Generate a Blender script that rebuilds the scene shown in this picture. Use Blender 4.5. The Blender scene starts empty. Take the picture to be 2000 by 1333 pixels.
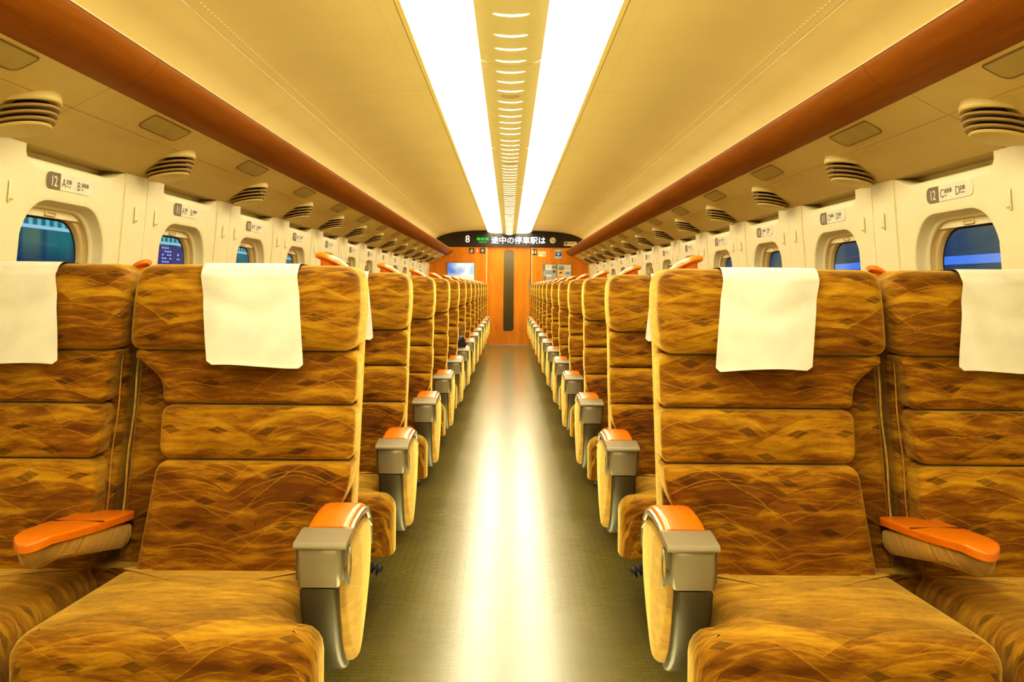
import bpy, math, random
from mathutils import Vector, Matrix
random.seed(4)
C = bpy.context.scene.collection
sc = bpy.context.scene
PI = math.pi
Y_END = 15.9
Y_BACK = -2.6
PITCH = 1.04

# ------------------------------------------------------------------ node helper
def s2l(c):
    return tuple(((v/255.0)/12.92 if v/255.0 <= 0.04045 else (((v/255.0)+0.055)/1.055)**2.4) for v in c) + (1.0,)

class NT:
    def __init__(self, name):
        self.m = bpy.data.materials.new(name); self.m.use_nodes = True
        self.t = self.m.node_tree; self.t.nodes.clear()
        self.out = self.t.nodes.new('ShaderNodeOutputMaterial')
    def n(self, typ, **kw):
        nd = self.t.nodes.new(typ)
        for k, v in kw.items(): setattr(nd, k, v)
        return nd
    def put(self, inp, v):
        if isinstance(v, bpy.types.NodeSocket): self.t.links.new(v, inp)
        else: inp.default_value = v
    def math(self, op, a, b=None, c=None, clamp=False):
        nd = self.n('ShaderNodeMath', operation=op, use_clamp=clamp)
        self.put(nd.inputs[0], a)
        if b is not None: self.put(nd.inputs[1], b)
        if c is not None: self.put(nd.inputs[2], c)
        return nd.outputs[0]
    def mix(self, fac, a, b, blend='MIX'):
        nd = self.n('ShaderNodeMix', data_type='RGBA', blend_type=blend)
        self.put(nd.inputs[0], fac); self.put(nd.inputs[6], a); self.put(nd.inputs[7], b)
        return nd.outputs[2]
    def noise(self, vec, scale, detail=2.0, rough=0.5):
        nd = self.n('ShaderNodeTexNoise')
        if vec is not None: self.put(nd.inputs['Vector'], vec)
        nd.inputs['Scale'].default_value = scale; nd.inputs['Detail'].default_value = detail
        nd.inputs['Roughness'].default_value = rough
        return nd.outputs['Fac']
    def coord(self, which='Object'):
        return self.n('ShaderNodeTexCoord').outputs[which]
    def sep(self, v):
        nd = self.n('ShaderNodeSeparateXYZ'); self.put(nd.inputs[0], v); return nd.outputs
    def comb(self, x, y, z):
        nd = self.n('ShaderNodeCombineXYZ')
        for i, v in enumerate((x, y, z)): self.put(nd.inputs[i], v)
        return nd.outputs[0]
    def rng(self, v, a, b, c=0.0, d=1.0):
        nd = self.n('ShaderNodeMapRange'); self.put(nd.inputs[0], v)
        for i, q in enumerate((a, b, c, d)): nd.inputs[i+1].default_value = q
        return nd.outputs[0]
    def bump(self, h, strength, dist=0.01):
        nd = self.n('ShaderNodeBump'); self.put(nd.inputs['Height'], h)
        nd.inputs['Strength'].default_value = strength; nd.inputs['Distance'].default_value = dist
        return nd.outputs[0]
    def bsdf(self, color, rough=0.5, metal=0.0, normal=None, **kw):
        b = self.n('ShaderNodeBsdfPrincipled')
        self.put(b.inputs['Base Color'], color); self.put(b.inputs['Roughness'], rough)
        b.inputs['Metallic'].default_value = metal
        if normal is not None: self.put(b.inputs['Normal'], normal)
        for k, v in kw.items(): self.put(b.inputs[k.replace('_', ' ')], v)
        self.t.links.new(b.outputs[0], self.out.inputs[0])
        return b
    def emit(self, color, strength):
        e = self.n('ShaderNodeEmission'); self.put(e.inputs[0], color); self.put(e.inputs[1], strength)
        self.t.links.new(e.outputs[0], self.out.inputs[0])

M = {}
def simple(name, rgb, rough=0.5, metal=0.0, var=0.06, bump=0.0, **kw):
    t = NT(name); co = t.coord()
    n = t.noise(co, 14.0, 3.0)
    base = rgb if len(rgb) == 4 else tuple(rgb)+(1.0,)
    dark = tuple(v*(1-var*2.2) for v in base[:3])+(1.0,)
    col = t.mix(t.rng(n, .3, .7), dark, base)
    nm = t.bump(t.noise(co, 420.0, 2.0), bump, .002) if bump else None
    t.bsdf(col, rough, metal, nm, **kw)
    M[name] = t.m
    return t.m

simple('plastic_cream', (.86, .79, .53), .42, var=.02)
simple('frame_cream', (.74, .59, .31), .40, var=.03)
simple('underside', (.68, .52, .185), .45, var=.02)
simple('panel_grey', (.50, .38, .12), .35)
simple('dark_gap', (.03, .016, .005), .8)
simple('slot_panel', (.50, .405, .17), .5, var=.02)
simple('groove', (.28, .17, .06), .7)
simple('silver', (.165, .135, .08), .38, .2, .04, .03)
simple('silver_shaded', (.085, .066, .032), .38, .2, .04, .03)  # shade low on the armrest front put into a darker silver
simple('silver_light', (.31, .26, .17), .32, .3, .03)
simple('dark_metal', (.035, .028, .015), .5)
simple('black_rubber', (.012, .010, .008), .6)
simple('bag_black', (.010, .009, .009), .45, bump=.3)
simple('louver', (.42, .27, .09), .45)
simple('cloth_white', (.76, .74, .64), .85, bump=.15, Sheen_Weight=.3)
simple('sign_white', (.88, .84, .70), .4)
simple('sign_dark', (.20, .145, .075), .45)
simple('sign_text', (.16, .10, .05), .5)
simple('board_black', (.018, .009, .003), .28)
simple('jamb', (.80, .68, .42), .3)
simple('picto_dark', (.07, .04, .012), .4)
simple('picto_orange', (.80, .14, .01), .4)
simple('picto_cream', (.85, .75, .5), .4)
simple('sticker_blue', (.03, .10, .38), .4)
simple('sticker_pale', (.45, .60, .70), .4)
simple('poster_brown', (.30, .22, .13), .5)
simple('poster_grey', (.50, .47, .40), .5)
simple('poster_yellow', (.90, .50, .06), .5)
simple('poster_cream', (.80, .72, .52), .5)
simple('poster_bluetext', (.30, .40, .62), .5)
simple('poster_orange', (.75, .22, .05), .5)
simple('steel', (.42, .42, .40), .3, .8)

def wood(name, c1, c2, rough, coat, axis=2, stretch=14, spec=.4):
    t = NT(name); co = t.coord(); s = t.sep(co)
    a = [s[0], s[1], s[2]]
    a[axis] = t.math('MULTIPLY', a[axis], 1.0/stretch)
    v = t.comb(*a)
    g = t.noise(v, 60.0, 6.0, .65); g2 = t.noise(v, 9.0, 2.0)
    f = t.math('ADD', t.math('MULTIPLY', g, .6), t.math('MULTIPLY', g2, .4))
    col = t.mix(t.rng(f, .38, .62), c1, c2)
    b = t.bsdf(col, rough, 0.0, None, Coat_Weight=coat, Coat_Roughness=.12); b.inputs['Specular IOR Level'].default_value = spec
    M[name] = t.m
wood('wood_wall', (.60, .170, .002, 1), (.82, .285, .005, 1), .45, .1, 2)
wood('wood_rack', (.22, .062, .0015, 1), (.29, .092, .0020, 1), .5, .0, 1, 20, .12)
wood('wood_arm', (.62, .155, .003, 1), (.74, .20, .005, 1), .32, .2, 1, 8)

# velvet upholstery: overlapping thin arcs, tonal wedges, dark diamonds
def velvet(name, mul=1.0, pale=0.0):
    t = NT(name); co = t.coord(); s = t.sep(co)
    wob = t.math('MULTIPLY', t.math('SUBTRACT', t.noise(co, 7.0, 1.0), .5), .035)
    uvs = t.sep(t.coord('UV'))
    u = t.math('ADD', uvs[0], 5.0)
    v = t.math('ADD', t.math('ADD', uvs[1], 5.0), wob)
    fine = t.noise(co, 160.0, 3.0, .7)
    def fam(L, H, k, ou, tilt, w, seed):
        uu = t.math('ADD', u, ou)
        vv = t.math('ADD', v, t.math('MULTIPLY', u, tilt))
        fu = t.math('SUBTRACT', t.math('FRACT', t.math('DIVIDE', uu, L)), .5)
        val = t.math('DIVIDE', t.math('ADD', vv, t.math('MULTIPLY', t.math('MULTIPLY', fu, fu), k)), H)
        fr = t.math('FRACT', val)
        dist = t.math('MULTIPLY', t.math('MINIMUM', fr, t.math('SUBTRACT', 1.0, fr)), H)
        line = t.rng(dist, w*.5, w*1.7, 1.0, 0.0)
        band = t.math('FLOOR', val)
        cell = t.math('FLOOR', t.math('DIVIDE', uu, L))
        wn = t.n('ShaderNodeTexWhiteNoise', noise_dimensions='3D')
        t.put(wn.inputs[0], t.comb(seed, t.math('ADD', band, seed*3.1), .5))
        rnd = wn.outputs[0]
        keep = t.rng(t.noise(t.comb(t.math('MULTIPLY', u, 4.0), t.math('ADD', t.math('MULTIPLY', v, 7.0), seed), seed), 1.0, 1.0), .42, .50)
        return t.math('MULTIPLY', line, keep), rnd, fr
    l1, r1, f1 = fam(.30, .060, .17, .04, .05, .0010, 1.3)
    l2, r2, f2 = fam(.25, .075, .13, .17, -.25, .0010, 5.7)
    l3, r3, f3 = fam(.37, .090, .24, .29, .28, .0012, 9.1)
    l4, r4, f4 = fam(.33, .080, -.15, .11, -.08, .0009, 2.2)
    l5, r5, f5 = fam(.22, .050, .10, .07, .12, .0008, 7.7)
    lines = t.math('MAXIMUM', t.math('MAXIMUM', l1, l2), t.math('MAXIMUM', l3, t.math('MAXIMUM', l5, t.math('MULTIPLY', l4, .8))))
    lines = t.math('MULTIPLY', lines, t.rng(fine, .3, .6, .35, 1.0))
    tone = t.math('ADD', .11, t.math('ADD', t.math('MULTIPLY', r1, .32), t.math('ADD', t.math('MULTIPLY', r2, .26), t.math('MULTIPLY', r3, .20))))
    # wisps: streaky tones inside the bands
    streak = t.noise(t.comb(t.math('MULTIPLY', u, 9.0), t.math('MULTIPLY', v, 46.0), 0.0), 1.0, 4.0, .62)
    tone = t.math('ADD', tone, t.math('MULTIPLY', t.math('SUBTRACT', streak, .5), 1.5))
    hatch = t.math('SINE', t.math('MULTIPLY', t.math('ADD', u, t.math('MULTIPLY', v, 1.6)), 1700.0))
    hm = t.math('MULTIPLY', t.rng(r3, .62, .65), t.rng(f3, .1, .3))
    tone = t.math('ADD', tone, t.math('MULTIPLY', t.math('MULTIPLY', hatch, hm), .10))
    c_dk = (.115*mul, .036*mul, .0012*mul, 1); c_md = (.235*mul, .094*mul, .003*mul, 1); c_lt = (.50*mul, .270*mul, .012*mul, 1)
    col = t.mix(t.rng(tone, .18, .55), c_dk, c_md)
    col = t.mix(t.rng(tone, .48, .95), col, c_lt)
    # diamonds
    vy = t.math('DIVIDE', v, .054)
    row = t.math('FLOOR', vy)
    par = t.math('MULTIPLY', t.math('FRACT', t.math('MULTIPLY', row, .37)), 1.0)
    ux = t.math('ADD', t.math('DIVIDE', u, .118), par)
    cx = t.math('FLOOR', ux)
    wn = t.n('ShaderNodeTexWhiteNoise', noise_dimensions='3D'); t.put(wn.inputs[0], t.comb(cx, row, 3.0))
    a = t.math('MULTIPLY', t.math('SUBTRACT', t.math('FRACT', ux), .5), .118)
    b = t.math('MULTIPLY', t.math('SUBTRACT', t.math('FRACT', vy), .5), .054)
    sk = t.math('MULTIPLY', t.math('SUBTRACT', wn.outputs[0], .6), .55)
    b = t.math('ADD', b, t.math('MULTIPLY', a, sk))
    d = t.math('ADD', t.math('DIVIDE', t.math('ABSOLUTE', a), .027), t.math('DIVIDE', t.math('ABSOLUTE', b), .0100))
    dm = t.math('MULTIPLY', t.rng(d, .92, 1.06, 1.0, 0.0), t.math('GREATER_THAN', wn.outputs[0], .45))
    col = t.mix(t.math('MULTIPLY', dm, .62), col, (.042*mul, .013*mul, .0015*mul, 1))
    col = t.mix(t.math('MULTIPLY', lines, .42), col, (.56*mul, .31*mul, .025*mul, 1))
    if pale: col = t.mix(pale, col, (.55, .35, .10, 1))
    # velvet sheen put into the colour: paler where the pile is seen edge on
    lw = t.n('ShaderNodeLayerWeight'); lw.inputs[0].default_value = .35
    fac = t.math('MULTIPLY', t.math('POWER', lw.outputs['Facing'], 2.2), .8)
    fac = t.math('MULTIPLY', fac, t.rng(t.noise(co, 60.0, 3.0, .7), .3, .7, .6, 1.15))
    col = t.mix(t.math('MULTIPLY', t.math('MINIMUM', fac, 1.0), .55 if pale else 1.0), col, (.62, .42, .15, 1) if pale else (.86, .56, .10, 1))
    bh = t.math('ADD', t.math('MULTIPLY', fine, .5), t.math('MULTIPLY', t.noise(co, 24.0, 3.0), 1.3))
    b = t.bsdf(col, .78, 0.0, t.bump(bh, .28, .006), Sheen_Weight=.55, Sheen_Roughness=.35, Sheen_Tint=(1, .72, .25, 1))
    b.inputs['Specular IOR Level'].default_value = .15
    M[name] = t.m
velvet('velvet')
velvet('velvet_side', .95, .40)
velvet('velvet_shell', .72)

def make_floor():
    t = NT('floor_lino'); co = t.coord(); s = t.sep(co)
    br = t.n('ShaderNodeTexBrick'); t.put(br.inputs['Vector'], co)
    br.inputs['Scale'].default_value = 1.0; br.inputs['Brick Width'].default_value = .055
    br.inputs['Row Height'].default_value = .022; br.inputs['Mortar Size'].default_value = .0016
    br.inputs['Mortar Smooth'].default_value = .6; br.offset = .5
    br.inputs['Color1'].default_value = (.80, .80, .80, 1); br.inputs['Color2'].default_value = (1, 1, 1, 1); br.inputs['Mortar'].default_value = (.35, .35, .35, 1)
    n = t.noise(co, 3.0, 4.0); n2 = t.noise(co, 260.0, 2.0, .7)
    col = t.mix(t.rng(n, .3, .7), (.150, .133, .034, 1), (.175, .155, .042, 1))
    col = t.mix(.55, col, br.outputs[0], 'MULTIPLY')
    col = t.mix(t.rng(n2, .45, .75, 0, .35), col, (.26, .20, .06, 1))
    rg = t.math('ADD', t.rng(n, .3, .7, .20, .22), t.math('MULTIPLY', n2, .06))
    hh = t.math('ADD', t.sep(br.outputs[0])[0], t.math('MULTIPLY', n2, .6))
    b = t.bsdf(col, rg, 0.0, t.bump(hh, .05, .002))
    b.inputs['Specular IOR Level'].default_value = 1.0
    M['floor_lino'] = t.m
make_floor()

def make_ceiling():
    t = NT('ceiling_panel'); co = t.coord(); s = t.sep(co)
    ax = t.math('ABSOLUTE', s[0])
    # fine cross ribs on the inner panel
    rib = t.math('SINE', t.math('MULTIPLY', t.math('ADD', s[1], t.math('MULTIPLY', t.noise(co, 2.5, 1.0), .02)), 360.0))
    inner = t.math('LESS_THAN', ax, 1.10)
    ribm = t.math('MULTIPLY', t.math('MULTIPLY', rib, inner), t.rng(t.noise(t.comb(t.math('MULTIPLY', s[0], .5), t.math('MULTIPLY', s[1], 20.0), 0.0), 1.0, 2.0), .3, .7, .1, 1.0))
    n = t.noise(co, 2.0, 3.0)
    col = t.mix(t.rng(n, .3, .7), (.61, .475, .205, 1), (.65, .51, .225, 1))
    col = t.mix(t.math('MULTIPLY', t.math('ADD', ribm, 1.0), .07), col, (.40, .27, .09, 1))
    def dots(xc, half, pitch, amt):
        f = t.math('SUBTRACT', t.math('FRACT', t.math('DIVIDE', s[1], pitch)), .5)
        a = t.math('LESS_THAN', t.math('ABSOLUTE', t.math('SUBTRACT', ax, xc)), half)
        b = t.math('LESS_THAN', t.math('ABSOLUTE', f), .16)
        return t.math('MULTIPLY', t.math('MULTIPLY', a, b), amt)
    col = t.mix(dots(1.105, .006, .036, .55), col, (1.0, .9, .55, 1))
    col = t.mix(dots(1.113, .003, .036, .5), col, (.35, .22, .07, 1))
    col = t.mix(dots(.505, .004, .045, .35), col, (.35, .22, .07, 1))
    t.bsdf(col, .5, 0.0, t.bump(ribm, .10, .002))
    M['ceiling_panel'] = t.m
make_ceiling()

def emit_mat(name, col, st):
    t = NT(name); t.emit(tuple(col)+(1,), st); M[name] = t.m
LIGHT = 9.5
emit_mat('light_diffuser', (1.0, .91, .62), LIGHT)
emit_mat('slot_light', (1.0, .93, .72), 5.0)
emit_mat('led_white', (.86, .93, 1.0), 1.6)
emit_mat('led_halo', (.02, .06, .09), .6)
emit_mat('led_green', (.03, .75, .08), 1.3)
emit_mat('board_glyph', (1.0, .88, .62), .95)

def glass():
    t = NT('window_glass')
    tr = t.n('ShaderNodeBsdfTransparent'); tr.inputs[0].default_value = (.80, .92, 1, 1)
    gl = t.n('ShaderNodeBsdfGlossy'); gl.inputs[0].default_value = (1, 1, 1, 1); gl.inputs[1].default_value = .02
    fr = t.n('ShaderNodeFresnel'); fr.inputs[0].default_value = 1.25
    mx = t.n('ShaderNodeMixShader')
    t.t.links.new(t.math('MULTIPLY', fr.outputs[0], .6), mx.inputs[0]); t.t.links.new(tr.outputs[0], mx.inputs[1]); t.t.links.new(gl.outputs[0], mx.inputs[2])
    t.t.links.new(mx.outputs[0], t.out.inputs[0]); M['window_glass'] = t.m
glass()
def doorglass():
    t = NT('door_glass'); co = t.coord(); s = t.sep(co)
    col = t.mix(t.rng(s[2], .2, 1.9), (.028, .014, .002, 1), (.16, .11, .035, 1))
    t.bsdf(col, .12, 0.0, None); M['door_glass'] = t.m
doorglass()
# window views, their light put in as glow: station wall left, neighbouring train right
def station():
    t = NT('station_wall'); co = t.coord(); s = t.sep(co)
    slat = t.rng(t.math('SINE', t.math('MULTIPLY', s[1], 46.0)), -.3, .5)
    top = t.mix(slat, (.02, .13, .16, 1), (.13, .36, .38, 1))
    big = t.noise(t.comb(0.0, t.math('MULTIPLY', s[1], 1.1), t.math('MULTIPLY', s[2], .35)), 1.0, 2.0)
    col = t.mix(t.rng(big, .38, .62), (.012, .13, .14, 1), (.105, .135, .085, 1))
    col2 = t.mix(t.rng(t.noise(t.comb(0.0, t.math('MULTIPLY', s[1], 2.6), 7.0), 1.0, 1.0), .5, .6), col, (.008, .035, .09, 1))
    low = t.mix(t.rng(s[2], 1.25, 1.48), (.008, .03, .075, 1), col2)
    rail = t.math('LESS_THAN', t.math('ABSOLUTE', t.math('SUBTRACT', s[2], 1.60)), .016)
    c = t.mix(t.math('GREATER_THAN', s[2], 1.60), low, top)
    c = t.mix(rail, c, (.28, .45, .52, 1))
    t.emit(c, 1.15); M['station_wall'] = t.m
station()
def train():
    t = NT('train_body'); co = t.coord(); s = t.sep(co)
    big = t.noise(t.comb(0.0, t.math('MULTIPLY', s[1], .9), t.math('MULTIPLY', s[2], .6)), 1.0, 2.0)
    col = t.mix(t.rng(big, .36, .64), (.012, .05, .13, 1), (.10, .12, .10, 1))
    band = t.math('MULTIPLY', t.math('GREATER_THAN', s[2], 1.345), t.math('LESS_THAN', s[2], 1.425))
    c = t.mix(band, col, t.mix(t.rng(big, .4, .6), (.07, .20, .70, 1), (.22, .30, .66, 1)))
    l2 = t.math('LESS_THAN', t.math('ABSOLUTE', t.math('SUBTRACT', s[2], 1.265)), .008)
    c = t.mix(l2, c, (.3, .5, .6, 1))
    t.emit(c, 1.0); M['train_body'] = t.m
train()
def sky_poster():
    t = NT('poster_sky'); co = t.coord(); s = t.sep(co)
    n = t.noise(co, 3.2, 3.0)
    f = t.math('ADD', t.math('MULTIPLY', t.math('SUBTRACT', s[0], -1.2), 1.6), t.math('MULTIPLY', t.math('SUBTRACT', n, .5), 1.6))
    c = t.mix(t.rng(f, 0.05, .45), (.10, .22, .70, 1), (.62, .74, .90, 1))
    c = t.mix(t.rng(f, .62, .95), c, (.30, .48, .72, 1))
    c = t.mix(t.rng(s[2], 1.36, 1.25), c, (.75, .70, .58, 1))
    e = t.n('ShaderNodeBsdfPrincipled'); t.put(e.inputs['Base Color'], c); e.inputs['Roughness'].default_value = .2
    t.put(e.inputs['Emission Color'], c); e.inputs['Emission Strength'].default_value = .45  # brightness put into the print as a glow of its own colour
    t.t.links.new(e.outputs[0], t.out.inputs[0]); M['poster_sky'] = t.m
sky_poster()

# ------------------------------------------------------------------ mesh helpers
class MB:
    def __init__(s): s.v = []; s.f = []; s.mi = []; s.uv = {}
    def add(s, vs, fs, mi=0):
        o = len(s.v); s.v += [tuple(p) for p in vs]
        for f in fs: s.f.append(tuple(i+o for i in f)); s.mi.append(mi)
        return s
    def box(s, x0, x1, y0, y1, z0, z1, mi=0):
        vs = [(x, y, z) for z in (z0, z1) for y in (y0, y1) for x in (x0, x1)]
        return s.add(vs, [(0, 2, 3, 1), (4, 5, 7, 6), (0, 1, 5, 4), (2, 6, 7, 3), (0, 4, 6, 2), (1, 3, 7, 5)], mi)
    def rings(s, rs, closed=True, cap0=False, cap1=False, mi=0):
        n = len(rs[0]); vs = [p for r in rs for p in r]; fs = []
        for i in range(len(rs)-1):
            for j in range(n if closed else n-1):
                a = i*n+j; b = i*n+(j+1) % n
                fs.append((a, b, b+n, a+n))
        if cap0: fs.append(tuple(reversed(range(n))))
        if cap1: fs.append(tuple((len(rs)-1)*n+j for j in range(n)))
        return s.add(vs, fs, mi)
    def tube(s, pts, r, n=10, mi=0, flat=1.0):
        rs = []
        for i, p in enumerate(pts):
            p = Vector(p); a = Vector(pts[max(i-1, 0)]); b = Vector(pts[min(i+1, len(pts)-1)])
            d = (b-a).normalized(); up = Vector((0, 0, 1)) if abs(d.z) < .9 else Vector((1, 0, 0))
            x = d.cross(up).normalized(); y = x.cross(d).normalized()
            rr = r[i] if isinstance(r, (list, tuple)) else r
            rs.append([p + x*math.cos(2*PI*k/n)*rr + y*math.sin(2*PI*k/n)*rr*flat for k in range(n)])
        return s.rings(rs, True, True, True, mi)

def rrect(cx, cy, hx, hy, r, n=6):
    """rounded rectangle, counter-clockwise"""
    r = min(r, hx*.999, hy*.999); pts = []
    for (sx, sy, a0) in ((1, 1, 0), (-1, 1, 90), (-1, -1, 180), (1, -1, 270)):
        for k in range(n+1):
            a = math.radians(a0+90*k/n)
            pts.append((cx+sx*(hx-r)+r*math.cos(a), cy+sy*(hy-r)+r*math.sin(a)))
    return pts
def resample(pts, step):
    out = []
    for i in range(len(pts)):
        a = pts[i]; b = pts[(i+1) % len(pts)]
        d = math.hypot(b[0]-a[0], b[1]-a[1]); k = max(1, int(round(d/step)))
        for j in range(k): out.append((a[0]+(b[0]-a[0])*j/k, a[1]+(b[1]-a[1])*j/k))
    return out
def round_poly(pts, rad, n=5):
    """round the corners of a polygon; rad: number or list"""
    out = []; N = len(pts)
    for i in range(N):
        p0 = Vector(pts[i-1]); p = Vector(pts[i]); p1 = Vector(pts[(i+1) % N])
        r = rad[i] if isinstance(rad, (list, tuple)) else rad
        a = (p0-p); b = (p1-p); la, lb = a.length, b.length
        t = min(r, la*.49, lb*.49)
        A = p+a/la*t; B = p+b/lb*t
        for k in range(n+1):
            q = k/n
            out.append(tuple(A*(1-q)**2 + p*2*q*(1-q) + B*q*q))
    return out
def offset(pts, d):
    """inward offset of a CCW polygon"""
    out = []; N = len(pts)
    for i in range(N):
        a = pts[i-1]; b = pts[(i+1) % N]
        tx, ty = b[0]-a[0], b[1]-a[1]; l = math.hypot(tx, ty) or 1
        out.append((pts[i][0]-ty/l*d, pts[i][1]+tx/l*d))
    return out
def pillow(mb, outline, place, depth, r, puff, base=0.0, mi=0, both=False):
    """outline CCW in (u,v); place(u,v,d)->3D with d the height above the base"""
    o = resample(outline, .03)
    cx = sum(p[0] for p in o)/len(o); cy = sum(p[1] for p in o)/len(o)
    rs = [[place(u, v, base) for u, v in o]]
    for k in range(6):
        th = PI/2*k/5
        oo = offset(o, r*(1-math.cos(th)))
        rs.append([place(u, v, depth-r+r*math.sin(th)) for u, v in oo])
    oo = offset(o, r)
    for s in (.92, .8, .62, .4, .2, .06):
        rs.append([place(cx+(u-cx)*s, cy+(v-cy)*s, depth+puff*(1-s**2)) for u, v in oo])
    v0 = len(mb.v)
    mb.rings(rs, True, True, True, mi)
    ur = [offset(o, -(depth-r-base)-r*.57)]
    for k in range(6):
        th = PI/2*k/5
        ur.append(offset(o, r-r*(PI/2-th)))
    for s in (.92, .8, .62, .4, .2, .06): ur.append([(cx+(u-cx)*s, cy+(v-cy)*s) for u, v in oo])
    i = v0
    for r_ in ur:
        for p in r_: mb.uv[i] = p; i += 1
    return mb

def link(name, me, parent=None):
    o = bpy.data.objects.new(name, me); C.objects.link(o)
    if parent is not None: o.parent = parent
    return o
def build(name, mb, mats, parent=None, org=(0, 0, 0), side=1, smooth=True, angle=35):
    """side=-1 mirrors in x"""
    if isinstance(mats, str): mats = [mats]
    me = bpy.data.meshes.new(name)
    vs = [((p[0]-org[0])*side, p[1]-org[1], p[2]-org[2]) for p in mb.v]
    fs = mb.f if side == 1 else [tuple(reversed(f)) for f in mb.f]
    me.from_pydata(vs, [], fs); me.update()
    for m in mats: me.materials.append(M[m])
    if any(m.startswith('velvet') for m in mats):
        uvl = me.uv_layers.new(name='UVMap')
        uvd = [mb.uv.get(i, (p[0], p[2]-p[1])) for i, p in enumerate(mb.v)]
        for lp in me.loops: uvl.data[lp.index].uv = uvd[lp.vertex_index]
    me.polygons.foreach_set('material_index', mb.mi)
    import bmesh
    bm = bmesh.new(); bm.from_mesh(me); bmesh.ops.recalc_face_normals(bm, faces=bm.faces); bm.to_mesh(me); bm.free()
    if smooth:
        me.polygons.foreach_set('use_smooth', [True]*len(me.polygons))
        me.set_sharp_from_angle(angle=math.radians(angle))
    me.update()
    return link(name, me, parent)
def empty(name, loc):
    o = bpy.data.objects.new(name, None); C.objects.link(o); o.location = loc; o.empty_display_size = .1
    return o
def tag(o, label, cat, group=None, kind=None):
    o['label'] = label; o['category'] = cat
    if group: o['group'] = group
    if kind: o['kind'] = kind
    return o
def struct(o, label=None, cat=None):
    o['kind'] = 'structure'
    if label: o['label'] = label
    if cat: o['category'] = cat
    return o
def text_geo(items, res=3):
    """items: (string, x, y, height, bold_offset, align, xscale) -> flat list of (verts2d, faces)"""
    vs, fs = [], []
    for (st, x, y, h, off, al, xs) in items:
        cu = bpy.data.curves.new('t', 'FONT'); cu.body = st; cu.size = 1.0; cu.align_x = al; cu.resolution_u = res
        cu.offset = off
        ob = bpy.data.objects.new('t', cu); C.objects.link(ob)
        bpy.context.view_layer.update()
        me = ob.to_mesh()
        o = len(vs)
        k = h/.73
        vs += [(x+p.co.x*k*xs, y+p.co.y*k) for p in me.vertices]
        fs += [tuple(o+i for i in q.vertices) for q in me.polygons]
        ob.to_mesh_clear(); bpy.data.objects.remove(ob); bpy.data.curves.remove(cu)
    return vs, fs
def text_mesh(name, items, place, mat, parent=None, org=(0, 0, 0)):
    vs, fs = text_geo(items)
    mb = MB(); mb.add([place(a, b) for a, b in vs], fs)
    me = bpy.data.meshes.new(name); me.from_pydata([(p[0]-org[0], p[1]-org[1], p[2]-org[2]) for p in mb.v], [], mb.f); me.materials.append(M[mat]); me.update()
    return link(name, me, parent)

# ------------------------------------------------------------------ shell: floor, walls, ceiling
XW = 1.60
struct(build('floor', MB().box(-XW, XW, Y_BACK, Y_END, -.06, 0), 'floor_lino', smooth=False))

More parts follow.
